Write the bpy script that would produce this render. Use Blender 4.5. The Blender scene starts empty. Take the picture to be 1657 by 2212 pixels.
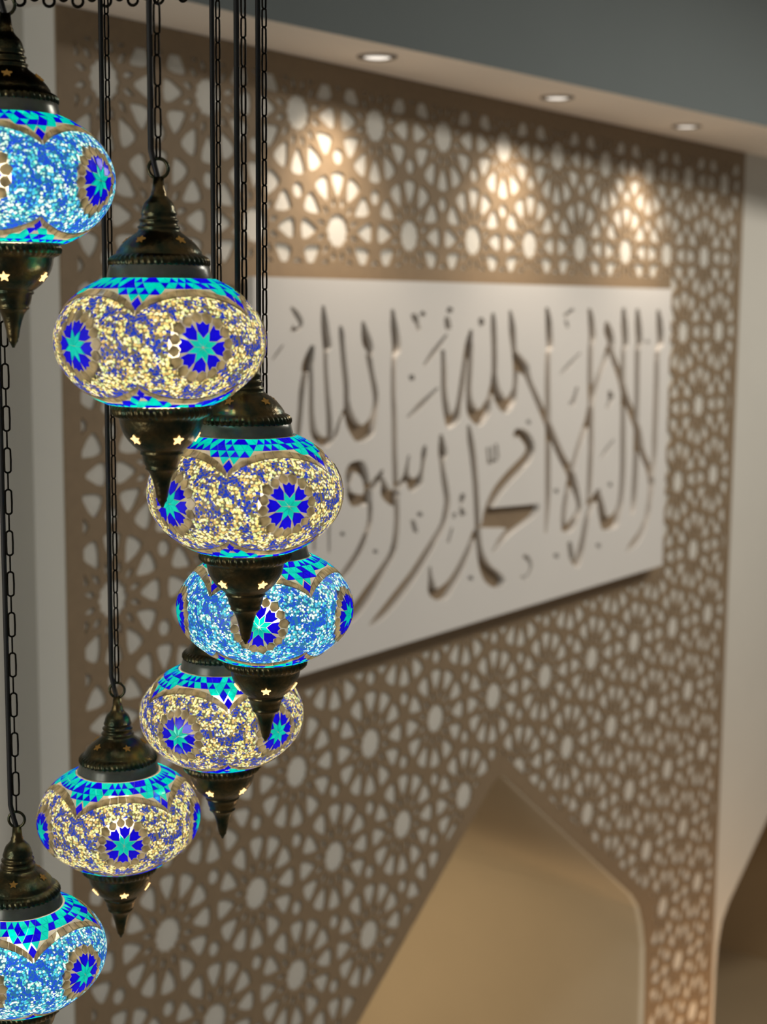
import bpy, bmesh, math, random
from mathutils import Vector, Matrix
from mathutils.geometry import delaunay_2d_cdt

scene = bpy.context.scene
COL = scene.collection
EYE = 3.85                      # eye height above the floor of the hall
PI = math.pi

# ------------------------------------------------------------------ camera
cam_data = bpy.data.cameras.new('camera')
cam = bpy.data.objects.new('camera', cam_data)
COL.objects.link(cam)
yaw, pitch, roll = math.radians(54.0154), math.radians(-7.86533), math.radians(0.50074)
fwd = Vector((math.sin(yaw) * math.cos(pitch), math.cos(yaw) * math.cos(pitch), math.sin(pitch)))
rgt = Vector((math.cos(yaw), -math.sin(yaw), 0.0))
upv = rgt.cross(fwd)
r2 = rgt * math.cos(roll) + upv * math.sin(roll)
u2 = upv * math.cos(roll) - rgt * math.sin(roll)
rot = Matrix((r2, u2, -fwd)).transposed()
cam.matrix_world = Matrix.Translation((0, 0, EYE)) @ rot.to_4x4()
cam_data.sensor_fit = 'HORIZONTAL'
cam_data.sensor_width = 36.0
cam_data.lens = 36.0 * 3254.3 / 1657.0
cam_data.clip_start = 0.05
cam_data.dof.use_dof = True
cam_data.dof.focus_distance = 1.62
cam_data.dof.aperture_fstop = 6.5
scene.camera = cam

# ------------------------------------------------------------------ exposure, world, large lights
scene.view_settings.view_transform = 'Standard'
scene.view_settings.look = 'None'
scene.view_settings.gamma = 1.0
scene.view_settings.use_curve_mapping = False
scene.view_settings.exposure = 0.0
scene.cycles.use_denoising = True
scene.cycles.max_bounces = 6
scene.cycles.diffuse_bounces = 3
scene.cycles.sample_clamp_indirect = 4.0

world = bpy.data.worlds.new('world')
scene.world = world
world.use_nodes = True
bg = world.node_tree.nodes['Background']
bg.inputs['Color'].default_value = (0.88, 0.96, 1.0, 1)
bg.inputs['Strength'].default_value = 0.10


def lamp_light(name, kind, loc, energy, color, **kw):
    d = bpy.data.lights.new(name, kind)
    d.energy = energy
    d.color = color
    for k, v in kw.items():
        setattr(d, k, v)
    o = bpy.data.objects.new(name, d)
    COL.objects.link(o)
    o.location = loc
    return o


def aim(o, target):
    o.rotation_euler = (Vector(target) - o.location).to_track_quat('-Z', 'Y').to_euler()


# ceiling lighting of the hall, in front of the lattice wall and towards its right-hand end
hall = lamp_light('hall_ceiling_light', 'AREA', (4.3, 0.30, EYE + 1.30), 54, (1.0, 0.95, 0.86), shape='RECTANGLE', size=1.2, size_y=0.5)
hall2 = lamp_light('hall_ceiling_light', 'AREA', (6.7, 0.60, EYE + 1.30), 44, (1.0, 0.94, 0.84), shape='RECTANGLE', size=1.2, size_y=0.5)
# soft fill light added far to the left to brighten the wall return
side = lamp_light('side_fill_light', 'AREA', (-2.2, 1.75, EYE - 0.5), 40, (1.0, 0.98, 0.92), shape='RECTANGLE', size=1.4, size_y=1.8)
aim(side, (2.25, 2.55, EYE - 0.6))
# warm lamps standing low in the hall, by the right-hand arch and deep in the niche
glow = lamp_light('low_warm_light', 'AREA', (5.6, 1.7, EYE - 3.7), 12, (1.0, 0.58, 0.27), shape='DISK', size=0.5)
aim(glow, (5.55, 2.5, EYE - 3.0))
nic = lamp_light('niche_light', 'SPOT', (3.3, 4.2, EYE - 2.7), 105, (1.0, 0.72, 0.42), spot_size=math.radians(85), spot_blend=0.8, shadow_soft_size=0.15)
aim(nic, (5.26, 3.1, EYE - 3.4))
DOWN = [(3.173, 2.336), (4.078, 2.328), (4.956, 2.312)]
for dx, dy in DOWN:
    s = lamp_light('downlight_beam', 'SPOT', (dx, dy, EYE + 0.604), 26, (1.0, 0.84, 0.68), spot_size=math.radians(112), spot_blend=1.0, shadow_soft_size=0.035)
    aim(s, (dx, dy + 0.07, EYE - 0.40))


# ------------------------------------------------------------------ materials
def lin(r, g, b):
    return tuple(((c / 255) / 12.92 if c / 255 <= 0.04045 else ((c / 255 + 0.055) / 1.055) ** 2.4) for c in (r, g, b)) + (1.0,)


def mat(name):
    m = bpy.data.materials.new(name)
    m.use_nodes = True
    nt = m.node_tree
    nt.nodes.clear()
    out = nt.nodes.new('ShaderNodeOutputMaterial')
    return m, nt, out


def N(nt, typ, **inputs):
    n = nt.nodes.new(typ)
    for k, v in inputs.items():
        n.inputs[k.replace('_', ' ')].default_value = v
    return n


def principled(name, color, rough=0.6, metal=0.0, var=0.0, vscale=8.0, bump=0.0, bscale=300.0, stretch=None, color2=None):
    m, nt, out = mat(name)
    p = N(nt, 'ShaderNodeBsdfPrincipled', Roughness=rough, Metallic=metal)
    p.inputs['Base Color'].default_value = color
    nt.links.new(p.outputs[0], out.inputs[0])
    tc = nt.nodes.new('ShaderNodeTexCoord')
    src = tc.outputs['Object']
    if stretch:
        mp = nt.nodes.new('ShaderNodeMapping')
        mp.inputs['Scale'].default_value = stretch
        nt.links.new(src, mp.inputs['Vector'])
        src = mp.outputs[0]
    if var or color2:
        nz = N(nt, 'ShaderNodeTexNoise', Scale=vscale, Detail=4.0)
        nt.links.new(src, nz.inputs['Vector'])
        rp = nt.nodes.new('ShaderNodeValToRGB')
        c2 = color2 or tuple(c * (1 - var) for c in color[:3]) + (1,)
        rp.color_ramp.elements[0].position = 0.35
        rp.color_ramp.elements[1].position = 0.65
        rp.color_ramp.elements[0].color = c2
        rp.color_ramp.elements[1].color = color
        nt.links.new(nz.outputs['Fac'], rp.inputs['Fac'])
        nt.links.new(rp.outputs[0], p.inputs['Base Color'])
    if bump:
        nb = N(nt, 'ShaderNodeTexNoise', Scale=bscale, Detail=2.0)
        nt.links.new(src, nb.inputs['Vector'])
        bp = N(nt, 'ShaderNodeBump', Strength=bump, Distance=0.002)
        nt.links.new(nb.outputs['Fac'], bp.inputs['Height'])
        nt.links.new(bp.outputs[0], p.inputs['Normal'])
    return m


M_WALL = principled('white_wall_paint', (0.66, 0.64, 0.58, 1), 0.85, var=0.03, vscale=3, bump=0.05)
M_BULK = principled('grey_ceiling_paint', (0.14, 0.164, 0.166, 1), 0.85, var=0.05, vscale=2)
M_CEIL = principled('white_ceiling_paint', (0.88, 0.83, 0.77, 1), 0.9, var=0.02, vscale=2)
M_FLOOR = principled('beige_stone_floor', (0.62, 0.55, 0.45, 1), 0.4, var=0.15, vscale=3)
M_NICHE = principled('beige_niche_plaster', (0.46, 0.41, 0.32, 1), 0.9, var=0.05, vscale=2)
M_DARK = principled('brown_passage_plaster', (0.46, 0.35, 0.21, 1), 0.9, var=0.05, vscale=2)
M_PANEL = principled('brown_fibreboard', (0.262, 0.188, 0.112, 1), 0.7, var=0.10, vscale=40, bump=0.05, bscale=600)
M_BACK = principled('brown_board_backing', (0.27, 0.19, 0.115, 1), 0.7, var=0.08, vscale=40)
M_BOARD = principled('white_lacquered_board', (0.72, 0.70, 0.67, 1), 0.55, var=0.02, vscale=4)
M_BRASS = principled('antique_brass', (0.125, 0.09, 0.04, 1), 0.28, 1.0, vscale=60, color2=(0.03, 0.045, 0.03, 1), bump=0.25, bscale=250)
M_IRON = principled('blackened_chain_metal', (0.012, 0.010, 0.007, 1), 0.5, 1.0, var=0.3, vscale=200)
M_CORD = principled('black_cord_rubber', (0.006, 0.005, 0.004, 1), 0.6, var=0.2, vscale=200)
M_RING = principled('grey_downlight_metal', (0.30, 0.27, 0.24, 1), 0.4, 0.3, var=0.05, vscale=60)


def emitter(name, color, strength):
    m, nt, out = mat(name)
    e = N(nt, 'ShaderNodeEmission', Strength=strength)
    e.inputs['Color'].default_value = color
    nt.links.new(e.outputs[0], out.inputs[0])
    return m


M_LED = emitter('downlight_lens', (1.0, 0.90, 0.78, 1), 1.3)
M_BULB = emitter('bulb_glow', (1.0, 0.92, 0.80, 1), 3.6)
M_STAR = emitter('lit_star_hole', (1.0, 0.62, 0.25, 1), 2.2)
M_STAR_DIM = emitter('faintly_lit_star_hole', (0.8, 0.42, 0.10, 1), 0.16)


def glass(name, color, thru=0.07, gloss=0.05, noise=0.15):
    """Glass mosaic tile: glows with the light of the bulb behind it, a little see-through, a little gloss."""
    m, nt, out = mat(name)
    tr = nt.nodes.new('ShaderNodeBsdfTranslucent')
    tp = nt.nodes.new('ShaderNodeBsdfTransparent')
    gl = N(nt, 'ShaderNodeBsdfGlossy', Roughness=0.15)
    m1 = N(nt, 'ShaderNodeMixShader', Fac=thru)
    m2 = N(nt, 'ShaderNodeMixShader', Fac=gloss)
    tc = nt.nodes.new('ShaderNodeTexCoord')
    nz = N(nt, 'ShaderNodeTexNoise', Scale=90.0, Detail=1.0)
    nt.links.new(tc.outputs['Object'], nz.inputs['Vector'])
    rp = nt.nodes.new('ShaderNodeValToRGB')
    rp.color_ramp.elements[0].position = 0.3
    rp.color_ramp.elements[1].position = 0.7
    rp.color_ramp.elements[0].color = tuple(c * (1 - noise) for c in color[:3]) + (1,)
    rp.color_ramp.elements[1].color = color
    nt.links.new(nz.outputs['Fac'], rp.inputs['Fac'])
    nt.links.new(rp.outputs[0], tr.inputs['Color'])
    nt.links.new(rp.outputs[0], tp.inputs['Color'])
    nt.links.new(tr.outputs[0], m1.inputs[1])
    nt.links.new(tp.outputs[0], m1.inputs[2])
    nt.links.new(m1.outputs[0], m2.inputs[1])
    nt.links.new(gl.outputs[0], m2.inputs[2])
    nt.links.new(m2.outputs[0], out.inputs[0])
    return m


def beads(name, pale, deep, grout, blue_share):
    """Thousands of tiny glass beads set side by side, in drifts of deep blue and of a paler tone."""
    m, nt, out = mat(name)
    tc = nt.nodes.new('ShaderNodeTexCoord')
    vo = nt.nodes.new('ShaderNodeTexVoronoi')
    vo.inputs['Scale'].default_value = 360.0
    vo.inputs['Randomness'].default_value = 0.85
    nt.links.new(tc.outputs['Object'], vo.inputs['Vector'])
    nz = N(nt, 'ShaderNodeTexNoise', Scale=95.0, Detail=3.0)
    nt.links.new(tc.outputs['Object'], nz.inputs['Vector'])
    sp = nt.nodes.new('ShaderNodeSeparateColor')
    nt.links.new(vo.outputs['Color'], sp.inputs[0])
    # drift noise + per-bead dice decides blue or pale
    a = N(nt, 'ShaderNodeMath'); a.operation = 'MULTIPLY_ADD'
    nt.links.new(sp.outputs[0], a.inputs[0]); a.inputs[1].default_value = 0.16
    nt.links.new(nz.outputs['Fac'], a.inputs[2])
    lt = N(nt, 'ShaderNodeMath'); lt.operation = 'GREATER_THAN'
    nt.links.new(a.outputs[0], lt.inputs[0]); lt.inputs[1].default_value = 0.58 + (0.5 - blue_share) * 0.40
    pm = nt.nodes.new('ShaderNodeValToRGB')
    pm.color_ramp.interpolation = 'CONSTANT'
    pm.color_ramp.elements[0].color = pale[0]
    pm.color_ramp.elements[1].color = pale[1]
    pm.color_ramp.elements[1].position = 1.0 / len(pale)
    for i in range(2, len(pale)):
        pm.color_ramp.elements.new(i / len(pale)).color = pale[i]
    nt.links.new(sp.outputs[1], pm.inputs['Fac'])
    cm = nt.nodes.new('ShaderNodeMix'); cm.data_type = 'RGBA'
    nt.links.new(lt.outputs[0], cm.inputs['Factor'])
    nt.links.new(pm.outputs[0], cm.inputs['A'])
    cm.inputs['B'].default_value = deep
    # dark joints between the beads
    jr = nt.nodes.new('ShaderNodeValToRGB')
    jr.color_ramp.elements[0].position = 0.44
    jr.color_ramp.elements[1].position = 0.66
    jr.color_ramp.elements[0].color = (0, 0, 0, 1)
    jr.color_ramp.elements[1].color = (1, 1, 1, 1)
    nt.links.new(vo.outputs['Distance'], jr.inputs['Fac'])
    gm = nt.nodes.new('ShaderNodeMix'); gm.data_type = 'RGBA'
    nt.links.new(jr.outputs[0], gm.inputs['Factor'])
    nt.links.new(cm.outputs['Result'], gm.inputs['A'])
    gm.inputs['B'].default_value = grout
    bp = N(nt, 'ShaderNodeBump', Strength=0.6, Distance=0.001)
    bp.invert = True
    nt.links.new(vo.outputs['Distance'], bp.inputs['Height'])
    tr = nt.nodes.new('ShaderNodeBsdfTranslucent')
    tp = nt.nodes.new('ShaderNodeBsdfTransparent')
    gl = N(nt, 'ShaderNodeBsdfGlossy', Roughness=0.2)
    nt.links.new(bp.outputs[0], gl.inputs['Normal'])
    m1 = N(nt, 'ShaderNodeMixShader', Fac=0.10)
    m2 = N(nt, 'ShaderNodeMixShader', Fac=0.04)
    nt.links.new(gm.outputs['Result'], tr.inputs['Color'])
    nt.links.new(gm.outputs['Result'], tp.inputs['Color'])
    nt.links.new(tr.outputs[0], m1.inputs[1])
    nt.links.new(tp.outputs[0], m1.inputs[2])
    nt.links.new(m1.outputs[0], m2.inputs[1])
    nt.links.new(gl.outputs[0], m2.inputs[2])
    nt.links.new(m2.outputs[0], out.inputs[0])
    return m


M_CYAN = glass('turquoise_glass', (0.0, 0.84, 0.86, 1), 0.34)
M_BLUE = glass('cobalt_glass', (0.004, 0.0, 0.95, 1), 0.14)
M_CLEAR = glass('clear_amber_glass', (0.36, 0.30, 0.19, 1), 0.10, 0.10, 0.65)
M_AZURE = glass('azure_glass', (0.0, 0.33, 0.62, 1), 0.10)
M_GROUT = glass('clear_grout', (0.95, 0.86, 0.66, 1), 0.70, 0.02, 0.1)
M_LIP = principled('grey_green_glass_lip', (0.12, 0.125, 0.10, 1), 0.25, 0.3, var=0.3, vscale=60)
M_BEAD_GOLD = beads('gold_and_blue_beads', [(0.92, 0.78, 0.27, 1), (0.62, 0.74, 0.32, 1), (0.62, 0.43, 0.14, 1), (1.0, 0.92, 0.55, 1)], (0.004, 0.030, 0.40, 1), (0.13, 0.11, 0.055, 1), 0.44)
M_BEAD_AQUA = beads('aqua_and_blue_beads', [(0.08, 0.60, 0.58, 1), (0.55, 0.92, 0.72, 1), (0.06, 0.46, 0.78, 1), (0.85, 1.0, 0.88, 1)], (0.01, 0.06, 0.60, 1), (0.02, 0.14, 0.28, 1), 0.42)


# ------------------------------------------------------------------ mesh helpers
def link(name, me, mats, parent=None):
    o = bpy.data.objects.new(name, me)
    COL.objects.link(o)
    for m in (mats if isinstance(mats, (list, tuple)) else [mats]):
        if me.materials.find(m.name) < 0:
            me.materials.append(m)
    if parent:
        o.parent = parent
    return o


def from_bm(name, bm, mats, parent=None, smooth=False):
    me = bpy.data.meshes.new(name)
    bm.normal_update()
    bm.to_mesh(me)
    bm.free()
    if smooth:
        for p in me.polygons:
            p.use_smooth = True
    return link(name, me, mats, parent)


def thing(name, label, cat, loc, rotz=0.0, group=None):
    o = bpy.data.objects.new(name, None)
    COL.objects.link(o)
    o.empty_display_size = 0.05
    o.location = loc
    o.rotation_euler = (0, 0, rotz)
    o['label'] = label
    o['category'] = cat
    if group:
        o['group'] = group
    return o


def structure(o, label=None):
    o['kind'] = 'structure'
    if label:
        o['label'] = label
    return o


def prism(bm, pts, lo, hi, axis='z', mat_index=0):
    """Extrude a closed outline (2D) between two offsets along an axis."""
    def P(a, b, t):
        return (a, b, t) if axis == 'z' else (a, t, b)
    lo_v = [bm.verts.new(P(a, b, lo)) for a, b in pts]
    hi_v = [bm.verts.new(P(a, b, hi)) for a, b in pts]
    fs = [bm.faces.new(lo_v), bm.faces.new(hi_v)]
    n = len(pts)
    for i in range(n):
        fs.append(bm.faces.new((lo_v[i], lo_v[(i + 1) % n], hi_v[(i + 1) % n], hi_v[i])))
    for f in fs:
        f.material_index = mat_index
    bmesh.ops.recalc_face_normals(bm, faces=fs)
    return fs


def lathe(bm, prof, seg=72, ridges=None, mat_index=0, centre=(0, 0, 0), cap=True):
    """prof: list of (r, z[, ridge amplitude]); ridges = number of rope-like ridges round the rim."""
    rings = []
    for row in prof:
        r, z = row[0], row[1]
        amp = row[2] if len(row) > 2 else 0.0
        ring = []
        for i in range(seg):
            a = 2 * PI * i / seg
            rr = r + (amp * math.cos(a * ridges + z * 350) if amp else 0.0)
            ring.append(bm.verts.new((centre[0] + rr * math.cos(a), centre[1] + rr * math.sin(a), centre[2] + z)))
        rings.append(ring)
    fs = []
    for A, B in zip(rings, rings[1:]):
        for i in range(seg):
            j = (i + 1) % seg
            fs.append(bm.faces.new((A[i], A[j], B[j], B[i])))
    if cap:
        fs.append(bm.faces.new(rings[0]))
        fs.append(bm.faces.new(rings[-1]))
    for f in fs:
        f.material_index = mat_index
        f.smooth = True
    bmesh.ops.recalc_face_normals(bm, faces=fs)
    return fs


def torus(bm, c, R, r, ax_u, ax_v, ratio=1.0, seg=20, sub=8, straight=0.0):
    """A link in the plane (ax_u, ax_v); 'straight' stretches it along ax_v."""
    ax_u, ax_v, c = Vector(ax_u), Vector(ax_v), Vector(c)
    ax_w = ax_u.cross(ax_v).normalized()
    rows = []
    for i in range(seg):
        a = 2 * PI * i / seg
        d = ax_u * math.cos(a) + ax_v * math.sin(a)
        p = c + d * R + ax_v * (straight if math.sin(a) > 1e-6 else (-straight if math.sin(a) < -1e-6 else 0.0))
        rows.append([bm.verts.new(p + (d * math.cos(b) + ax_w * math.sin(b)) * r) for b in (2 * PI * k / sub for k in range(sub))])
    fs = []
    for i in range(seg):
        A, B = rows[i], rows[(i + 1) % seg]
        for k in range(sub):
            fs.append(bm.faces.new((A[k], B[k], B[(k + 1) % sub], A[(k + 1) % sub])))
    for f in fs:
        f.smooth = True
    bmesh.ops.recalc_face_normals(bm, faces=fs)


def plate(name, outer, holes, y_front, thick, material, parent=None, extra_mat=None):
    """A board in the x-z plane cut through by holes. y_front faces the room; thickness goes into the wall."""
    coords, faces = [], []
    for poly in [outer] + holes:
        k = len(coords)
        coords += [Vector(p) for p in poly]
        faces.append(list(range(k, k + len(poly))))
    v2, e2, f2, _ov, _oe, of = delaunay_2d_cdt(coords, [], faces, 0, 1e-7)
    keep = [f for f, src in zip(f2, of) if src and all(s == 0 for s in src)]
    bm = bmesh.new()
    fr = [bm.verts.new((p.x, y_front, p.y)) for p in v2]
    bk = [bm.verts.new((p.x, y_front + thick, p.y)) for p in v2]
    cnt = {}
    for f in keep:
        n = len(f)
        for i in range(n):
            a, b = f[i], f[(i + 1) % n]
            key = (min(a, b), max(a, b))
            cnt.setdefault(key, []).append((a, b))
        bm.faces.new([fr[i] for i in f])
        bm.faces.new([bk[i] for i in reversed(f)])
    for key, uses in cnt.items():
        if len(uses) == 1:
            a, b = uses[0]
            bm.faces.new((fr[b], fr[a], bk[a], bk[b]))
    loose = [v for v in bm.verts if not v.link_faces]
    bmesh.ops.delete(bm, geom=loose, context='VERTS')
    bmesh.ops.recalc_face_normals(bm, faces=bm.faces[:])
    return from_bm(name, bm, material, parent)


# ------------------------------------------------------------------ the room
WY = 2.505                                    # face of the white wall behind the lattice
ARCH = [(5.26, -3.85), (5.26, -2.72), (5.248, -2.53), (5.222, -2.43), (5.185, -2.345), (5.12, -2.275), (4.22, -1.605), (4.15, -1.552), (4.105, -1.535),
        (4.06, -1.552), (3.99, -1.605), (3.09, -2.275), (3.025, -2.345), (2.988, -2.43), (2.962, -2.53), (2.95, -2.72), (2.95, -3.85)]
ARCH2 = [(8.25, -3.85), (8.25, -3.10), (8.238, -2.90), (8.205, -2.77), (8.13, -2.665), (7.17, -2.00), (7.11, -1.975), (7.05, -2.00), (6.09, -2.62),
         (6.02, -2.69), (5.985, -2.78), (5.972, -2.90), (5.966, -3.10), (5.966, -3.85)]


def up(pts):
    return [(x, z + EYE) for x, z in pts]


SOFFIT_Z = EYE + 0.622
CEIL_Z = EYE + 1.35
bm = bmesh.new()
wall_outline = [(2.25, 0.0), (2.95, 0.0)] + list(reversed(up(ARCH)))[1:-1] + [(5.26, 0.0), (5.966, 0.0)] + list(reversed(up(ARCH2)))[1:-1] + [(8.25, 0.0), (9.0, 0.0), (9.0, SOFFIT_Z), (2.25, SOFFIT_Z)]
structure(plate('wall_back', wall_outline, [], WY, 0.02, M_WALL), 'white wall behind the lattice, with two pointed arches')
bm = bmesh.new()
prism(bm, [(2.25, WY + 0.02), (2.35, WY + 0.02), (2.35, 2.70), (2.25, 2.70)], 0.0, SOFFIT_Z)
prism(bm, [(-3.0, 0.0), (2.25, 0.0), (2.25, SOFFIT_Z), (-3.0, SOFFIT_Z)], 2.602, 2.70, 'y')
structure(from_bm('wall_left', bm, M_WALL), 'white wall set back beside the lattice panel')
bm = bmesh.new()
prism(bm, [(-3, -4), (9, -4), (9, 2.7), (-3, 2.7)], -0.1, 0.0)
structure(from_bm('floor', bm, M_FLOOR))
bm = bmesh.new()
prism(bm, [(-3, -1.2), (9, -1.2), (9, 2.7), (-3, 2.7)], CEIL_Z, CEIL_Z + 0.1)
structure(from_bm('ceiling', bm, M_CEIL))
bm = bmesh.new()
fs = prism(bm, [(-3.0, 2.27), (2.6, 2.253), (3.354, 2.196), (5.125, 2.088), (9.0, 1.86), (9.0, 2.602), (-3.0, 2.602)], SOFFIT_Z, CEIL_Z)
bm.normal_update()
for f in fs:
    f.material_index = 0 if f.normal.z < -0.5 else 1
structure(from_bm('trim_1', bm, [M_CEIL, M_BULK]), 'dropped soffit with a grey face and a white underside')


def tunnel(name, outline, depth, material, label):
    """Walls and sloping vault of an arched passage running back from the wall."""
    bm = bmesh.new()
    pts = up(outline)
    a = [bm.verts.new((x, WY + 0.02, z)) for x, z in pts]
    b = [bm.verts.new((x, WY + depth, z)) for x, z in pts]
    for i in range(len(pts) - 1):
        bm.faces.new((a[i], a[i + 1], b[i + 1], b[i]))
    bm.faces.new(b)
    c = [bm.verts.new((pts[k][0], y, 0.0)) for k, y in ((0, WY), (-1, WY), (-1, WY + depth), (0, WY + depth))]
    bm.faces.new(c)
    return structure(from_bm(name, bm, material), label)


tunnel('wall_niche', ARCH, 3.2, M_NICHE, 'beige passage seen through the pointed arch')
tunnel('wall_passage', ARCH2, 3.0, M_DARK, 'dark brown passage behind the right arch')

# ------------------------------------------------------------------ lattice panel
A0 = 0.3344                                   # spacing of the rosettes
LX0, LZ0 = 2.3895, 0.482
PX0, PX1, PZ0, PZ1 = 2.251, 5.926, -3.85, 0.620
FY = 2.445                                    # front face of the white board
BX0, BX1, BZ0, BZ1 = 2.819, 5.164, -0.970, 0.0635


def clip_half(poly, nx, nz, d):
    """Keep the side where nx*x + nz*z >= d."""
    out = []
    for i in range(len(poly)):
        p, q = poly[i], poly[(i + 1) % len(poly)]
        dp, dq = nx * p[0] + nz * p[1] - d, nx * q[0] + nz * q[1] - d
        if dp >= 0:
            out.append(p)
        if (dp > 0 > dq) or (dp < 0 < dq):
            t = dp / (dp - dq)
            out.append((p[0] + (q[0] - p[0]) * t, p[1] + (q[1] - p[1]) * t))
    return out


def area(poly):
    return 0.5 * sum(poly[i][0] * poly[(i + 1) % len(poly)][1] - poly[(i + 1) % len(poly)][0] * poly[i][1] for i in range(len(poly)))


def pol(r, deg):
    return (r * math.cos(math.radians(deg)), r * math.sin(math.radians(deg)))


def rosette_holes():
    hs = []
    n = 48
    hs.append([pol(0.122 + 0.017 * abs(math.cos(math.radians(6 * 360 * i / n))), 360 * i / n) for i in range(n)])     # scalloped eye
    for k in range(12):
        t = 30 * k
        hs.append([pol(0.268, t - 3), pol(0.37, t - 10.5), pol(0.435, t - 11), pol(0.458, t - 8), pol(0.462, t), pol(0.458, t + 8), pol(0.435, t + 11), pol(0.37, t + 10.5), pol(0.268, t + 3)])
        hs.append([pol(0.168, t + 15), pol(0.214, t + 8.3), pol(0.276, t + 15), pol(0.214, t + 21.7)])
    return hs


UNIT = rosette_holes()
TRI = [pol(0.062, 10 * i * 3) for i in range(12)]
DROP = 0.03
holes = []
board_view = (BX0 * 1.0, BX1 * 2.5 / FY - 0.030, BZ0 * 1.012 - 0.055, BZ1 * 2.5 / FY + 0.040)
slope_r = ((5.12, -2.275), (4.22, -1.605))
slope_l = ((3.99, -1.605), (3.09, -2.275))
nl = math.hypot(0.90, 0.67)


def clip_all(p):
    cx = sum(q[0] for q in p) / len(p)
    cz = sum(q[1] for q in p) / len(p)
    p = clip_half(p, 1, 0, PX0 + 0.050)
    p = clip_half(p, -1, 0, -(PX1 - 0.045))
    p = clip_half(p, 0, -1, -(PZ1 - 0.055))
    x0, x1, z0, z1 = board_view
    inx, inz = x0 < cx < x1, z0 < cz < z1
    if inx and inz:                              # behind the white board
        if z1 - cz < 0.06:
            p = clip_half(p, 0, 1, z1)
        elif cz - z0 < 0.06:
            p = clip_half(p, 0, -1, -z0)
        elif cx - x0 < 0.06:
            p = clip_half(p, -1, 0, -x0)
        else:
            return []
    elif inx and cz >= z1:
        p = clip_half(p, 0, 1, z1)
    elif inx and cz <= z0:
        p = clip_half(p, 0, -1, -z0)
    b = 0.055                                    # plain band round the arch
    if 2.95 - b < cx < 5.26 + b and cz < -1.30:
        # distance above the two slopes and beside the jambs
        dr = (0.67 * (cx - 4.22) + 0.90 * (cz + 1.605)) / nl
        dl = (-0.67 * (cx - 3.99) + 0.90 * (cz + 1.605)) / nl
        if dr >= dl and dr > b - 0.06:
            p = clip_half(p, 0.67 / nl, 0.90 / nl, (0.67 * 4.22 - 0.90 * 1.605) / nl + b)
        elif dl > dr and dl > b - 0.06:
            p = clip_half(p, -0.67 / nl, 0.90 / nl, (-0.67 * 3.99 - 0.90 * 1.605) / nl + b)
        elif cx > 5.26 - 0.02:
            p = clip_half(p, 1, 0, 5.26 + b)
        elif cx < 2.95 + 0.02:
            p = clip_half(p, -1, 0, -(2.95 - b))
        else:
            return []
        if cx > 5.20:
            p = clip_half(p, 1, 0, 5.26 + b) if cz < -2.45 else p
    return p


RH = A0 * math.sqrt(3) / 2
for r in range(-2, 13):
    for c in range(-3, 13):
        ox = LX0 + A0 * (c + (0.5 if r % 2 else 0.0))
        oz = LZ0 - RH * r
        cells = [[(ox + A0 * x, oz + A0 * z) for x, z in u] for u in UNIT]
        cells.append([(ox + A0 * x, oz + A0 * (z + 0.57735)) for x, z in TRI])
        cells.append([(ox + A0 * x, oz + A0 * (z - 0.57735)) for x, z in TRI])
        for p in cells:
            if max(q[0] for q in p) < PX0 or min(q[0] for q in p) > PX1 or max(q[1] for q in p) < -3.60 or min(q[1] for q in p) > PZ1:
                continue
            p = clip_all(p)
            if len(p) >= 3 and abs(area(p)) > 6e-5:
                holes.append([(x, z + EYE) for x, z in p])

panel_outline = [(PX0, 0.0), (2.95, 0.0)] + list(reversed(up(ARCH)))[1:-1] + [(5.26, 0.0), (PX1, 0.0), (PX1, EYE + PZ1), (PX0, EYE + PZ1)]
panel = plate('lattice_panel', panel_outline, holes, 2.5, 0.0045, M_PANEL)
panel['label'] = 'brown cut-out lattice wall panel of star rosettes around the pointed arch'
panel['category'] = 'wall panel'

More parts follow.
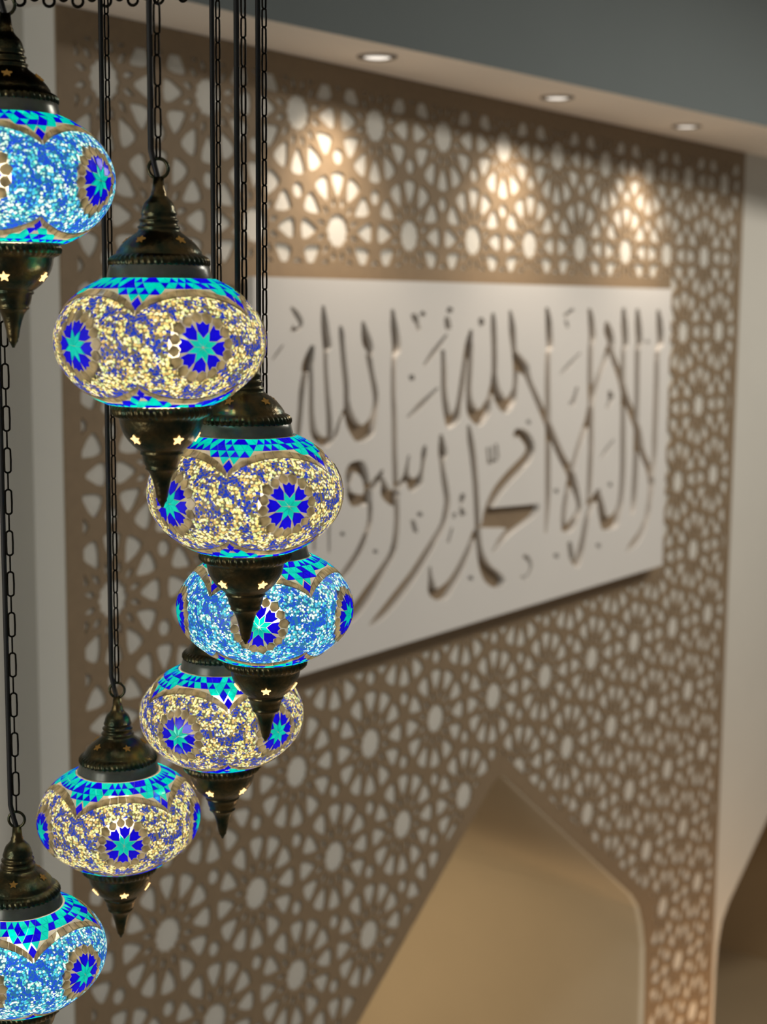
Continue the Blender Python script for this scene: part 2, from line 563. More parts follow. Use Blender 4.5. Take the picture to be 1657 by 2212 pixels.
# ------------------------------------------------------------------ white board with cut-out calligraphy
STROKES = [
[(2990,-12,2997,-8),(3001,-27,3019,-19),(3018,-44,3039,-39),(3025,-56,3040,-58),(3016,-63,3019,-72),(2999,-55,2991,-70)],
[(2960,-104,2964,-106),(2936,-123,2944,-127),(2916,-141,2921,-144)],
[(3075,-107,3090,-110),(3056,-128,3089,-134),(3038,-156,3081,-166),(3036,-175,3060,-182)],
[(3044,-165,3067,-168),(3026,-218,3051,-221),(3020,-278,3042,-281),(3012,-326,3035,-329),(3009,-362,3027,-364)],
[(3066,-155,3083,-155),(3066,-221,3087,-222),(3066,-282,3089,-282),(3072,-333,3102,-329),(3097,-365,3124,-349),(3146,-379,3138,-352),(3172,-361,3152,-348)],
[(3119,-6,3130,-5),(3116,-43,3145,-41),(3119,-79,3154,-77),(3124,-111,3162,-113),(3125,-126,3145,-127),(3127,-175,3147,-175),(3134,-249,3157,-249),(3139,-298,3165,-298),(3140,-346,3168,-349),(3133,-372,3148,-376)],
[(3194,-59,3206,-59),(3192,-79,3216,-78),(3197,-116,3221,-115),(3204,-166,3230,-165),(3213,-215,3239,-215),(3215,-259,3242,-259),(3219,-299,3259,-294),(3235,-337,3285,-322),(3280,-376,3304,-332),(3352,-361,3299,-331),(3365,-319,3332,-312),(3374,-272,3348,-270),(3370,-232,3342,-233),(3353,-187,3328,-189),(3340,-135,3311,-138)],
[(3293,-48,3305,-47),(3292,-75,3323,-72),(3298,-108,3343,-102),(3315,-128,3348,-125),(3323,-143,3344,-143)],
[(3213,-281,3228,-286),(3189,-314,3203,-317),(3172,-347,3189,-352),(3156,-360,3169,-366)],
[(3429,-15,3443,-14),(3427,-57,3460,-55),(3433,-95,3473,-93),(3437,-129,3479,-132),(3433,-150,3457,-152),(3432,-249,3457,-250),(3436,-314,3463,-315),(3440,-419,3467,-420),(3445,-498,3474,-500),(3452,-565,3479,-567),(3453,-624,3480,-628),(3436,-691,3467,-700),(3382,-739,3415,-755),(3321,-783,3363,-806),(3255,-829,3300,-856),(3214,-865,3236,-881),(3201,-879,3208,-885)],
[(3245,-493,3228,-491),(3261,-464,3225,-455),(3275,-454,3247,-430),(3270,-457,3307,-429),(3294,-471,3330,-465),(3308,-500,3338,-500),(3305,-521,3342,-531),(3293,-520,3315,-553),(3282,-519,3255,-550),(3256,-510,3230,-515),(3241,-489,3228,-489)],
[(3314,-503,3332,-487),(3352,-515,3337,-494),(3383,-492,3358,-480),(3402,-463,3391,-459)],
[(3377,-467,3390,-466),(3389,-502,3414,-499),(3392,-537,3443,-527),(3453,-570,3428,-528),(3484,-535,3450,-518)],
[(3471,-524,3453,-507),(3495,-515,3475,-502),(3520,-494,3494,-487),(3525,-452,3511,-450),(3529,-430,3520,-428)],
[(3503,-472,3516,-471),(3509,-501,3538,-496),(3536,-538,3554,-498),(3592,-520,3550,-499),(3598,-492,3575,-486),(3606,-459,3585,-456),(3614,-432,3585,-429),(3611,-407,3597,-406)],
[(3315,-500,3345,-501),(3324,-539,3349,-541),(3327,-571,3351,-574),(3324,-602,3347,-608),(3304,-635,3328,-643),(3269,-677,3296,-689),(3221,-717,3248,-732),(3194,-737,3213,-749),(3179,-753,3187,-758)],
[(3680,-379,3695,-380),(3675,-410,3712,-410),(3676,-439,3723,-443),(3682,-465,3707,-466),(3695,-526,3727,-526),(3709,-574,3741,-576),(3705,-607,3737,-614),(3688,-646,3716,-655),(3648,-682,3679,-696),(3598,-722,3633,-739),(3536,-770,3574,-790),(3475,-807,3515,-831),(3402,-852,3439,-876),(3354,-881,3376,-898),(3330,-896,3335,-901)],
[(3568,-600,3591,-600),(3571,-614,3599,-614)],
[(3536,-619,3554,-619),(3542,-641,3567,-640),(3558,-662,3575,-660)],
[(3202,-615,3220,-615),(3205,-627,3225,-627)],
[(3353,-683,3372,-683),(3356,-695,3378,-695)],
[(3803,-566,3823,-570),(3791,-581,3821,-587),(3794,-599,3809,-602)],
[(3792,-610,3806,-608),(3795,-629,3830,-631),(3796,-634,3814,-641)],
[(3759,-620,3779,-625),(3754,-637,3769,-641)],
[(3750,-665,3760,-668),(3726,-707,3741,-711)],
[(3525,-30,3545,-24),(3535,-47,3564,-39),(3550,-58,3568,-55),(3556,-76,3576,-73)],
[(3582,-38,3567,-27),(3604,-30,3587,-17)],
[(3716,-6,3744,-11),(3705,-22,3735,-27)],
[(3699,-36,3718,-35),(3697,-55,3730,-51),(3707,-75,3736,-72)],
[(3707,-85,3717,-89),(3639,-128,3661,-137),(3588,-173,3600,-178)],
[(3518,-201,3545,-199),(3523,-217,3550,-215)],
[(3663,-240,3672,-245),(3577,-278,3597,-291),(3509,-318,3518,-324)],
[(3883,-40,3903,-37),(3883,-55,3919,-53),(3888,-64,3909,-66)],
[(3681,-132,3701,-132),(3683,-192,3712,-192),(3686,-260,3718,-260),(3699,-317,3737,-314),(3724,-366,3759,-345),(3785,-344,3742,-333),(3795,-300,3765,-296),(3811,-238,3781,-235),(3823,-176,3796,-173),(3841,-136,3806,-131),(3852,-112,3814,-108),(3850,-75,3834,-74)],
[(3836,-115,3856,-116),(3826,-182,3854,-183),(3819,-251,3850,-253),(3821,-295,3861,-293),(3834,-335,3892,-320),(3899,-369,3885,-317),(3954,-337,3898,-316),(3966,-295,3932,-288),(3984,-252,3954,-248),(3994,-201,3962,-200),(3992,-129,3959,-129),(3984,-58,3952,-59),(3972,-24,3956,-25)],
[(3962,-212,3994,-211),(3971,-260,4011,-256),(3991,-304,4048,-290),(4051,-339,4050,-292),(4109,-308,4053,-291),(4117,-264,4086,-261),(4121,-205,4090,-204),(4110,-146,4079,-146),(4103,-94,4064,-96),(4095,-58,4059,-60),(4071,-16,4057,-16)],
[(4087,-148,4107,-143),(4098,-174,4143,-163),(4120,-208,4187,-191),(4155,-222,4194,-214),(4186,-257,4218,-252),(4251,-334,4289,-328),(4322,-424,4366,-417),(4390,-503,4435,-496),(4443,-557,4496,-550),(4478,-606,4531,-603),(4514,-652,4552,-652),(4527,-685,4563,-691),(4502,-711,4545,-725),(4459,-735,4513,-760),(4437,-754,4466,-771)],
[(4467,-760,4429,-758),(4453,-723,4421,-719),(4461,-673,4426,-667),(4483,-604,4448,-597),(4517,-527,4483,-520),(4564,-453,4526,-445),(4612,-394,4570,-386),(4641,-315,4598,-308),(4680,-240,4644,-234),(4724,-181,4688,-174),(4738,-138,4711,-135)],
[(4282,-7,4300,-6),(4285,-46,4324,-44),(4291,-98,4336,-97),(4297,-134,4339,-137),(4290,-155,4324,-157),(4291,-270,4328,-272),(4298,-361,4335,-363),(4303,-468,4340,-471),(4308,-576,4345,-579),(4311,-653,4344,-657),(4310,-749,4329,-751)],
[(4569,-10,4589,-8),(4573,-47,4616,-45),(4583,-109,4633,-110),(4578,-140,4615,-141),(4580,-250,4619,-251),(4593,-377,4634,-379),(4599,-473,4639,-476),(4597,-553,4637,-557),(4596,-633,4633,-638),(4594,-685,4621,-689)],
[(4681,-634,4697,-638),(4642,-653,4692,-670),(4611,-683,4652,-695),(4584,-726,4623,-734),(4559,-796,4602,-805),(4536,-847,4585,-859),(4524,-868,4547,-900),(4523,-855,4486,-856),(4495,-798,4470,-798)],
[(4662,-638,4689,-638),(4676,-685,4723,-685),(4693,-737,4753,-735),(4727,-788,4786,-758),(4832,-788,4752,-750),(4858,-744,4807,-729),(4876,-695,4833,-688),(4885,-611,4842,-606),(4881,-493,4838,-490)],
[(4820,-7,4842,-6),(4817,-64,4867,-63),(4829,-131,4879,-133),(4820,-163,4856,-165),(4829,-308,4865,-310),(4839,-507,4882,-510)],
[(4697,-54,4714,-52),(4691,-88,4751,-82),(4717,-125,4771,-122),(4734,-169,4774,-165),(4795,-245,4842,-239),(4838,-318,4886,-313),(4902,-394,4956,-388),(4957,-466,5007,-463),(4984,-527,5034,-524),(5043,-589,5090,-585),(5070,-639,5124,-641),(5073,-675,5120,-681),(5067,-717,5109,-724),(5050,-770,5095,-779),(5011,-820,5057,-835),(4952,-853,5001,-875),(4899,-889,4917,-897)],
[(4928,-10,4950,-9),(4925,-64,4976,-63),(4937,-133,4989,-134),(4929,-157,4970,-159),(4938,-329,4978,-331),(4941,-480,4982,-483),(4942,-581,4987,-586),(4936,-704,4981,-710),(4935,-754,4958,-758)],
[(5097,-13,5120,-12),(5097,-66,5151,-64),(5110,-135,5164,-138),(5091,-164,5133,-166),(5092,-303,5138,-306),(5091,-456,5138,-459),(5093,-559,5136,-564),(5089,-631,5120,-635)],
[(3828,-361,3843,-361),(3830,-400,3864,-399),(3846,-457,3883,-458),(3866,-551,3900,-553),(3876,-638,3911,-640),(3884,-704,3918,-706),(3897,-765,3936,-765),(3913,-816,3977,-809),(3949,-861,4020,-834),(4006,-888,4053,-855),(4048,-893,4068,-874)],
[(3872,-686,3892,-691),(3857,-707,3887,-716),(3834,-736,3865,-747),(3783,-790,3820,-805),(3731,-827,3773,-850),(3683,-841,3717,-884),(3682,-845,3637,-856),(3654,-805,3630,-804),(3644,-770,3632,-769)],
[(4124,-422,4098,-415),(4136,-413,4112,-391),(4135,-420,4171,-396),(4161,-436,4217,-424),(4178,-458,4237,-464),(4158,-478,4213,-501),(4109,-501,4160,-530),(4048,-530,4099,-558),(3988,-567,4039,-590),(3949,-607,3993,-623),(3930,-639,3965,-650),(3924,-661,3945,-667)],
[(3939,-436,3952,-437),(3947,-486,3964,-486)],
[(3966,-434,3979,-434),(3972,-482,3988,-483)],
[(3990,-428,4004,-428),(4000,-476,4019,-476)],
[(3950,-493,3945,-483),(3987,-491,3978,-480),(4012,-483,4002,-475)],
[(3847,-828,3873,-829),(3852,-843,3880,-844)],
[(4172,-811,4185,-802),(4194,-822,4217,-816),(4220,-846,4235,-848),(4199,-872,4217,-880),(4162,-871,4184,-893)],
[(4424,-43,4398,-30),(4450,-28,4434,-18),(4478,-17,4462,-7)],
[(4408,-50,4429,-47),(4428,-76,4443,-74)],
[(4521,-156,4530,-160),(4440,-191,4461,-201),(4384,-222,4395,-228)],
[(4501,-271,4517,-274),(4487,-295,4509,-299),(4468,-317,4498,-325),(4449,-325,4479,-338)],
[(4729,-296,4752,-293),(4735,-317,4777,-319),(4727,-337,4754,-343),(4717,-353,4744,-358)],
[(4178,-366,4200,-365),(4183,-381,4208,-380)],
[(5012,-125,5031,-120),(5024,-138,5050,-132)],
[(4781,-468,4793,-472),(4723,-494,4749,-505),(4681,-529,4692,-534)],
[(4367,-607,4394,-607),(4374,-623,4402,-623)],
[(4376,-827,4407,-828),(4383,-844,4414,-845)],
[(4675,-830,4706,-831),(4682,-847,4716,-848)],
[(4751,-620,4778,-620),(4757,-637,4788,-637)],
[(3147,-534,3159,-535),(3149,-666,3159,-667)],
[(3084,-564,3096,-565),(3084,-651,3096,-653)]]
BAR = [(3966,-628),(4082,-635),(4272,-646),(4273,-668),(4238,-688),(4166,-708),(4097,-727),(4047,-750),(3993,-776),(3979,-767),(4013,-736),(4052,-714),(4068,-704),(3973,-693),(3911,-684),(3929,-657),(3950,-638)]


def catmull(pts, sub):
    out = []
    n = len(pts)
    for i in range(n - 1):
        p0, p1, p2, p3 = pts[max(i - 1, 0)], pts[i], pts[i + 1], pts[min(i + 2, n - 1)]
        for s in range(sub):
            t = s / sub
            out.append(tuple(0.5 * (2 * b + (c - a) * t + (2 * a - 5 * b + 4 * c - d) * t * t + (3 * b - a - 3 * c + d) * t ** 3) for a, b, c, d in zip(p0, p1, p2, p3)))
    out.append(tuple(pts[-1]))
    return out


cuts = []
for st in STROKES:
    rows = catmull(st, 3)
    for a, b in zip(rows, rows[1:]):
        quad = [(a[0], a[1]), (b[0], b[1]), (b[2], b[3]), (a[2], a[3])]
        quad = [(x * 0.98988 / 1000.0, z * 0.98988 / 1000.0 + EYE) for x, z in quad]
        cx = sum(q[0] for q in quad) / 4
        cz = sum(q[1] for q in quad) / 4
        quad.sort(key=lambda q: math.atan2(q[1] - cz, q[0] - cx))
        if abs(area(quad)) > 1e-8:
            cuts.append(quad)
bar = [(x * 0.98988 / 1000.0, z * 0.98988 / 1000.0 + EYE) for x, z in BAR]
cuts.append(bar if area(bar) > 0 else bar[::-1])

board = thing('calligraphy_board', 'white rectangular board with cut-out Arabic calligraphy, mounted on the brown lattice', 'wall board', (BX0, 2.5, EYE + BZ0))
face = plate('face_plate', [(BX0, EYE + BZ0), (BX1, EYE + BZ0), (BX1, EYE + BZ1), (BX0, EYE + BZ1)], cuts, FY, 0.022, M_BOARD)
face.data.transform(Matrix.Translation((-BX0, -2.5, -(EYE + BZ0))))
face.parent = board
bm = bmesh.new()
prism(bm, [(0.012, 0.012), (BX1 - BX0 - 0.012, 0.012), (BX1 - BX0 - 0.012, BZ1 - BZ0 - 0.012), (0.012, BZ1 - BZ0 - 0.012)], FY + 0.022 - 2.5, 0.0, 'y')
bk = from_bm('backing_panel', bm, M_BACK, board)
bk['label'] = 'brown backing showing through the letters'

# ------------------------------------------------------------------ recessed downlights
dl_labels = ['round recessed soffit downlight nearest the hanging lamps', 'middle of the three round recessed soffit downlights',
             'round recessed soffit downlight farthest from the lamps, by the right wall']


def make_downlight():
    t = thing('recessed_downlight', dl_labels[0], 'downlight', (0, 0, 0), 0, 'downlights in the soffit')
    bm = bmesh.new()
    lathe(bm, [(0.036, 0.0), (0.036, -0.005), (0.042, -0.007), (0.050, -0.005), (0.052, -0.001), (0.052, 0.0)], 40, cap=False)
    from_bm('trim_ring', bm, M_RING, t)
    bm = bmesh.new()
    lathe(bm, [(0.0355, 0.0), (0.0355, -0.002), (0.030, -0.0045), (0.012, -0.006)], 40)
    from_bm('lens', bm, M_LED, t)
    return t


def copy_thing(src):
    r = src.copy()
    COL.objects.link(r)
    for ch in src.children:
        c = ch.copy()
        COL.objects.link(c)
        c.parent = r
        for g in ch.children:
            d = g.copy()
            COL.objects.link(d)
            d.parent = c
    return r


first = make_downlight()
for i, (dx, dy) in enumerate(DOWN):
    o = first if i == 0 else copy_thing(first)
    o.location = (dx, dy, SOFFIT_Z)
    o['label'] = dl_labels[i]

# ------------------------------------------------------------------ mosaic globe lamps
RG, BG, ZN = 0.100, 0.068, 0.0592            # globe radius, half height of the full ellipsoid, where the necks cut it


def gpt(phi, z, h=0.0):
    r = RG * math.sqrt(max(0.0, 1 - (z / BG) ** 2))
    n = Vector((r * math.cos(phi) / RG ** 2, r * math.sin(phi) / RG ** 2, z / BG ** 2)).normalized()
    return Vector((r * math.cos(phi), r * math.sin(phi), z)) + n * h


def tile(bm, poly, mi, h=0.0010, shrink=0.93):
    """poly: list of (phi, z) on the globe; makes one slightly raised glass tile."""
    cp = sum(p[0] for p in poly) / len(poly)
    cz = sum(p[1] for p in poly) / len(poly)
    base = [bm.verts.new(gpt(cp + (p - cp) * 0.98, cz + (z - cz) * 0.98, 0.0002)) for p, z in poly]
    top = [bm.verts.new(gpt(cp + (p - cp) * shrink, cz + (z - cz) * shrink, h)) for p, z in poly]
    n = len(poly)
    fs = [bm.faces.new(top)]
    for i in range(n):
        fs.append(bm.faces.new((base[i], base[(i + 1) % n], top[(i + 1) % n], top[i])))
    for f in fs:
        f.material_index = mi


def star_xy(c_phi, c_z, u, v):
    z = c_z + v
    r = RG * math.sqrt(1 - (z / BG) ** 2)
    return (c_phi + u / (0.5 * r + 0.5 * RG), z)


def arch_top(x):
    return 0.0285 + 0.0195 * (max(0.0, 1 - abs(x) ** 2.1)) ** 0.62


def arch_bot(x):
    return -0.0400 - 0.0150 * (max(0.0, 1 - abs(x) ** 2.1)) ** 0.62


def make_shade_mesh(name, bead_mat, seed, azure):
    rnd = random.Random(seed)
    bm = bmesh.new()
    rows = 84
    prof = []
    for i in range(rows + 1):
        t = -1 + 2 * i / rows
        z = ZN * math.sin(t * PI / 2) / 1.0
        prof.append((RG * math.sqrt(1 - (z / BG) ** 2), z))
    S = 5
    half = PI / S
    base = lathe(bm, prof, 240, mat_index=0, cap=False)
    for f in base:                              # clear grout under the tiles, beads everywhere else
        c = f.calc_center_median()
        ph = (math.atan2(c.y, c.x) + half) % (2 * half) - half
        x = ph / half
        in_star = math.hypot(ph * 0.098, c.z + 0.003) < 0.0305
        if in_star or c.z > arch_top(x) - 0.0055 or c.z < arch_bot(x) + 0.004:
            f.material_index = 5
    for s in range(S):
        c0 = 2 * PI * s / S
        cz = -0.003
        rt = rnd.uniform(-8, 8)
        q = lambda r, d: star_xy(c0, cz, *pol(r, d + rt))
        for k in range(8):
            t = 45 * k + 22.5
            tile(bm, [q(0.0004, t), q(0.0078, t - 22.5), q(0.0150, t), q(0.0078, t + 22.5)], 2 if azure else 1, shrink=0.94)
            w = t + 22.5
            tile(bm, [q(0.0081, w), q(0.0150, w - 21), q(0.0228, w - 17.5), q(0.0205, w - 9), q(0.0232, w), q(0.0205, w + 9), q(0.0228, w + 17.5), q(0.0150, w + 21)], 3, shrink=0.95)
        for k in range(16):
            t = 22.5 * k + 11
            rr = 0.0285 + rnd.uniform(-0.001, 0.0015)
            tile(bm, [q(0.0214, t), q(0.0239, t - 9.5), q(rr, t - 11.2), q(rr + 0.0045, t), q(rr, t + 11.2), q(0.0239, t + 9.5)], 4, shrink=0.88)
        # arched bands of clear tiles above and below each star
        for fn, sgn, nb in ((arch_top, 1, 15), (arch_bot, -1, 15)):
            xs = [math.sin(PI / 2 * (-1 + 2 * i / nb)) * 0.985 for i in range(nb + 1)]
            for x0, x1 in zip(xs, xs[1:]):
                wd = 0.0062 if sgn > 0 else 0.0045
                tile(bm, [(c0 + x0 * half, fn(x0) - sgn * wd), (c0 + x1 * half, fn(x1) - sgn * wd), (c0 + x1 * half, fn(x1)), (c0 + x0 * half, fn(x0))][::1 if sgn > 0 else -1], 4, shrink=0.86)
        # blue diamond in the dip between two stars
        d = c0 + half
        zt = arch_top(1.0)
        tile(bm, [(d, zt + 0.0005), (d + 0.055, zt + 0.0065), (d, zt + 0.0125), (d - 0.055, zt + 0.0065)], 3)
        zb = arch_bot(1.0)
        tile(bm, [(d, zb - 0.0005), (d - 0.05, zb - 0.005), (d, zb - 0.010), (d + 0.05, zb - 0.005)], 3)
    # triangles filling the collar regions above and below the arches
    for sgn in (1, -1):
        zs = [0.0295, 0.0365, 0.0430, 0.0485, 0.0535, 0.0580] if sgn > 0 else [-0.0420, -0.0475, -0.0525, -0.0565, -0.0588]
        for ri, (z0, z1) in enumerate(zip(zs, zs[1:])):
            n = 50 if sgn > 0 else 45
            for i in range(n):
                off = 0.5 * (ri % 2)
                a0, a1 = 2 * PI * (i + off) / n, 2 * PI * (i + 1 + off) / n
                tri = [[(a0, z0), (a1, z0), ((a0 + a1) / 2, z1)], [((a0 + a1) / 2, z1), (a1, z0), (a1 + (a1 - a0) / 2, z1)]]
                for j, tr in enumerate(tri):
                    cp = sum(p[0] for p in tr) / 3
                    zc = sum(p[1] for p in tr) / 3
                    loc = (cp + half) % (2 * half) - half
                    x = loc / half
                    lim = arch_top(x) if sgn > 0 else arch_bot(x)
                    if sgn * (zc - lim) < 0.0006:
                        continue
                    if abs(abs(x) - 1) < 0.075 and abs(zc) < abs(arch_top(1) if sgn > 0 else arch_bot(1)) + 0.011:
                        continue
                    blue = rnd.random() < (0.62 if j == 0 else 0.22)
                    tile(bm, tr if sgn > 0 else tr[::-1], 3 if blue else (2 if azure and rnd.random() < 0.3 else 1), shrink=0.92)
    me = bpy.data.meshes.new(name)
    bm.normal_update()
    bm.to_mesh(me)
    bm.free()
    for m in (bead_mat, M_CYAN, M_AZURE, M_BLUE, M_CLEAR, M_GROUT):
        me.materials.append(m)
    return me


def star_outline(r):
    return [pol(r if i % 2 == 0 else r * 0.45, 90 + 36 * i) for i in range(10)]


def add_stars(bm, prof_r, z, r, tilt, mi, count=5, phase=0.0):
    """Little five-pointed perforations on a cup of radius prof_r at height z; tilt = slope of the wall."""
    for k in range(count):
        a = 2 * PI * k / count + phase
        er = Vector((math.cos(a), math.sin(a), 0))
        et = Vector((-math.sin(a), math.cos(a), 0))
        ez = Vector((0, 0, 1)) * math.cos(tilt) + er * math.sin(tilt)
        nn = et.cross(ez).normalized()
        c = er * prof_r + Vector((0, 0, z)) + nn * 0.0012
        vs = [bm.verts.new(c + et * x + ez * y) for x, y in star_outline(r)]
        bk = [bm.verts.new(v.co - nn * 0.0016) for v in vs]
        fs = [bm.faces.new(vs)]
        for i in range(10):
            fs.append(bm.faces.new((bk[i], bk[(i + 1) % 10], vs[(i + 1) % 10], vs[i])))
        for f in fs:
            f.material_index = mi


CAP = [(0.0300, 0.0735), (0.0440, 0.0722), (0.0462, 0.0735, 0.0008), (0.0472, 0.0765, 0.0012), (0.0468, 0.0795, 0.0012), (0.0452, 0.0820, 0.0008), (0.0425, 0.0838),
       (0.0405, 0.0850), (0.0400, 0.0872), (0.0370, 0.0915), (0.0330, 0.0960), (0.0280, 0.1000), (0.0238, 0.1030), (0.0205, 0.1055), (0.0190, 0.1078),
       (0.0200, 0.1090), (0.0200, 0.1102), (0.0178, 0.1112), (0.0176, 0.1145), (0.0186, 0.1155), (0.0186, 0.1168), (0.0165, 0.1180), (0.0160, 0.1205), (0.0170, 0.1217),
       (0.0168, 0.1232), (0.0158, 0.1255), (0.0150, 0.1290), (0.0130, 0.1330), (0.0095, 0.1365), (0.0072, 0.1400), (0.0072, 0.1420), (0.0060, 0.1445), (0.0048, 0.1560)]
CUP = [(0.0300, -0.0600), (0.0440, -0.0600), (0.0462, -0.0618, 0.0008), (0.0470, -0.0650, 0.0012), (0.0462, -0.0685, 0.0012), (0.0440, -0.0710, 0.0008), (0.0405, -0.0725),
       (0.0398, -0.0745), (0.0390, -0.0795), (0.0375, -0.0845), (0.0350, -0.0895), (0.0315, -0.0945), (0.0272, -0.0990), (0.0228, -0.1025), (0.0200, -0.1045),
       (0.0206, -0.1058), (0.0206, -0.1072), (0.0188, -0.1084), (0.0180, -0.1130), (0.0170, -0.1165), (0.0152, -0.1195), (0.0158, -0.1205), (0.0158, -0.1218), (0.0140, -0.1230), (0.0115, -0.1265), (0.0100, -0.1300),
       (0.0085, -0.1350), (0.0068, -0.1420), (0.0056, -0.1490), (0.0046, -0.1510), (0.0048, -0.1525), (0.0030, -0.1550), (0.0012, -0.1590)]
SHADE_GOLD = make_shade_mesh('shade_gold', M_BEAD_GOLD, 3, False)
SHADE_AQUA = make_shade_mesh('shade_aqua', M_BEAD_AQUA, 8, False)
bm = bmesh.new()
lathe(bm, CAP, 240, 48)
add_stars(bm, 0.0312, 0.0975, 0.0050, -0.85, 1, 5, 0.3)
cap_mesh = from_bm('cap', bm, [M_BRASS, M_STAR_DIM]).data
bm = bmesh.new()
lathe(bm, CUP, 240, 48)
add_stars(bm, 0.0338, -0.0915, 0.0056, 0.62, 1, 5, 0.0)
cup_mesh = from_bm('finial', bm, [M_BRASS, M_STAR]).data
bm = bmesh.new()
lathe(bm, [(0.0495, 0.0575), (0.0490, 0.0620), (0.0478, 0.0665), (0.0470, 0.0705), (0.0455, 0.0722), (0.0440, 0.0722)], 96, cap=False)
lip_mesh = from_bm('glass_collar', bm, M_LIP).data
bm = bmesh.new()
lathe(bm, [(0.0030, 0.030), (0.0120, 0.026), (0.0150, 0.012), (0.0190, -0.002), (0.0190, -0.010), (0.0150, -0.020), (0.0080, -0.026), (0.0020, -0.028)], 32)
bulb_mesh = from_bm('bulb', bm, M_BULB).data
bm = bmesh.new()
lathe(bm, [(0.0105, 0.0735), (0.0110, 0.055), (0.0100, 0.033), (0.0085, 0.026)], 24)
socket_mesh = from_bm('lamp_socket', bm, M_IRON).data
for nm in ('cap', 'finial', 'glass_collar', 'bulb', 'lamp_socket'):
    bpy.data.objects.remove(bpy.data.objects[nm])

CANOPY = (1.088, 1.292)
CANOPY_Z = 0.385                               # underside of the canopy above the eye
CAM_R = Vector((rgt.x, rgt.y, 0))              # direction along which the cord hangs beside its chain
CAM_F = Vector((-rgt.y, rgt.x, 0))


def pendant(label, pos, style, yaw_deg, power, twist_deg=62):
    t = thing('pendant_lamp', label, 'lamp', (pos[0], pos[1], EYE + pos[2]), 0.0, 'mosaic globe lamps of the hanging cluster')
    view = math.atan2(-pos[1], -pos[0])        # direction from the lamp towards the viewer
    ry = view + math.radians(yaw_deg)
    sh = link('shade', SHADE_GOLD if style == 'gold' else SHADE_AQUA, [], t)
    sh.rotation_euler.z = ry
    bu = link('bulb', bulb_mesh, [], t)
    link('lamp_socket', socket_mesh, [], t)
    link('glass_collar', lip_mesh, [], t)
    c = link('cap', cap_mesh, [], t)
    c.rotation_euler.z = ry
    c.location.z = -0.0035
    f = link('finial', cup_mesh, [], t)
    f.rotation_euler.z = ry + math.radians(5)
    bm = bmesh.new()
    torus(bm, (0, 0, 0.1605), 0.0092, 0.0017, CAM_R, (0, 0, 1), seg=28)
    from_bm('hanging_ring', bm, M_BRASS, t)
    # chain of long links turned towards and across the viewer by turns, up to the canopy
    top = CANOPY_Z - pos[2]
    bm = bmesh.new()
    z = 0.1605 + 0.0092 - 0.001
    k = 0
    twist = math.radians(twist_deg)
    while z < top - 0.027:
        ln = 0.0215 if k % 2 == 0 else 0.0300
        d = (CAM_F if k % 2 == 0 else CAM_R)
        d = Vector((d.x * math.cos(twist) - d.y * math.sin(twist), d.x * math.sin(twist) + d.y * math.cos(twist), 0))
        R = 0.0026 if k % 2 == 0 else 0.0036
        torus(bm, (0, 0, z + ln / 2), R, 0.0011, d, (0, 0, 1), seg=16, sub=6, straight=ln / 2 - R - 0.0011)
        z += ln - 0.0024
        k += 1
    from_bm('chain', bm, M_IRON, t)
    off = CAM_R * -0.0068
    bm = bmesh.new()
    path = [Vector((0, 0, 0.150)), Vector((off.x * 0.5, off.y * 0.5, 0.162)), Vector((off.x, off.y, 0.178)), Vector((off.x, off.y, top))]
    rings = []
    for p in path:
        rings.append([bm.verts.new(p + Vector((0.0029 * math.cos(a), 0.0029 * math.sin(a), 0))) for a in (2 * PI * i / 10 for i in range(10))])
    for A, B in zip(rings, rings[1:]):
        for i in range(10):
            bm.faces.new((A[i], A[(i + 1) % 10], B[(i + 1) % 10], B[i]))
    from_bm('power_cord', bm, M_CORD, t, smooth=True)
    L = lamp_light('bulb_light', 'POINT', (0, 0, 0.0), power, (1.0, 0.93, 0.82), shadow_soft_size=0.022)
    L.parent = t
    return t


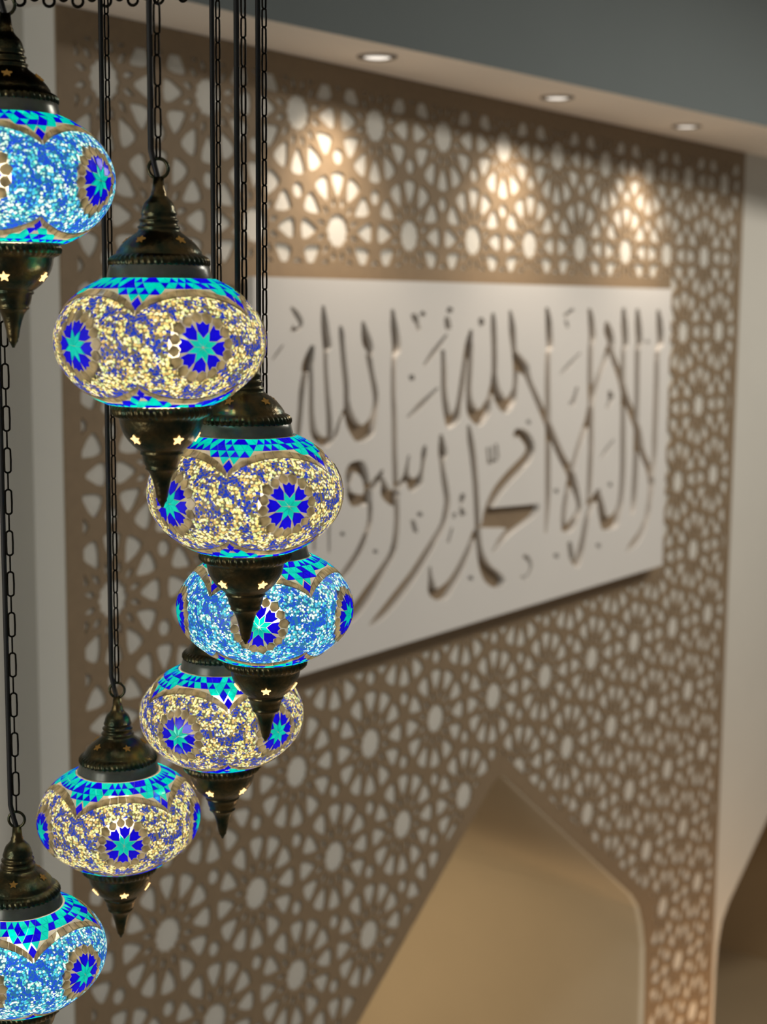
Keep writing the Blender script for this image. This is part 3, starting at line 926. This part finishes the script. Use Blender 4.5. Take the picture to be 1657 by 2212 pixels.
LP = 5.4
pendant('aqua and blue mosaic globe lamp cut by the picture edge, topmost of the cluster', (0.973, 1.150, 0.114), 'aqua', 55, LP)
pendant('large gold and blue mosaic globe lamp, highest of those shown whole', (1.039, 1.018, -0.037), 'gold', 22, LP, 50)
pendant('gold and blue mosaic globe lamp just below the largest, in front of the board', (1.155, 1.014, -0.192), 'gold', 25, LP)
pendant('aqua and blue mosaic globe lamp overlapping the lower corner of the white board', (1.2845, 1.0978, -0.3418), 'aqua', -4, LP)
pendant('gold and blue mosaic globe lamp hanging right below the aqua one at the board', (1.338, 1.2137, -0.4993), 'gold', -31, LP)
pendant('small gold and blue mosaic globe lamp near the bottom, against the panel edge', (1.270, 1.325, -0.634), 'gold', 3, LP)
pendant('aqua and blue mosaic globe lamp cut by the picture edge, lowest of the cluster', (1.106, 1.322, -0.753), 'aqua', 45, LP, 14)

# ------------------------------------------------------------------ canopy the lamps hang from
can = thing('chandelier_canopy', 'dark round metal canopy with a fringe of small rings, above the hanging lamps', 'canopy', (CANOPY[0], CANOPY[1], EYE + CANOPY_Z))
bm = bmesh.new()
lathe(bm, [(0.02, 0.0), (0.318, 0.0), (0.322, 0.004), (0.322, 0.022), (0.318, 0.028), (0.20, 0.034), (0.06, 0.05), (0.02, 0.052)], 96)
from_bm('plate', bm, M_IRON, can)
bm = bmesh.new()
lathe(bm, [(0.012, 0.050), (0.012, CEIL_Z - EYE - CANOPY_Z - 0.03), (0.06, CEIL_Z - EYE - CANOPY_Z - 0.012), (0.06, CEIL_Z - EYE - CANOPY_Z)], 32)
from_bm('stem', bm, M_IRON, can)
bm = bmesh.new()
n = 110
for i in range(n):
    a = 2 * PI * i / n
    er = Vector((math.cos(a), math.sin(a), 0))
    et = Vector((-math.sin(a), math.cos(a), 0))
    big = i % 2 == 0
    torus(bm, er * 0.316 + Vector((0, 0, -0.013 if big else -0.008)), 0.0068 if big else 0.0048, 0.0019, et, (0, 0, 1), seg=18, sub=6)

from_bm('ring_fringe', bm, M_IRON, can)
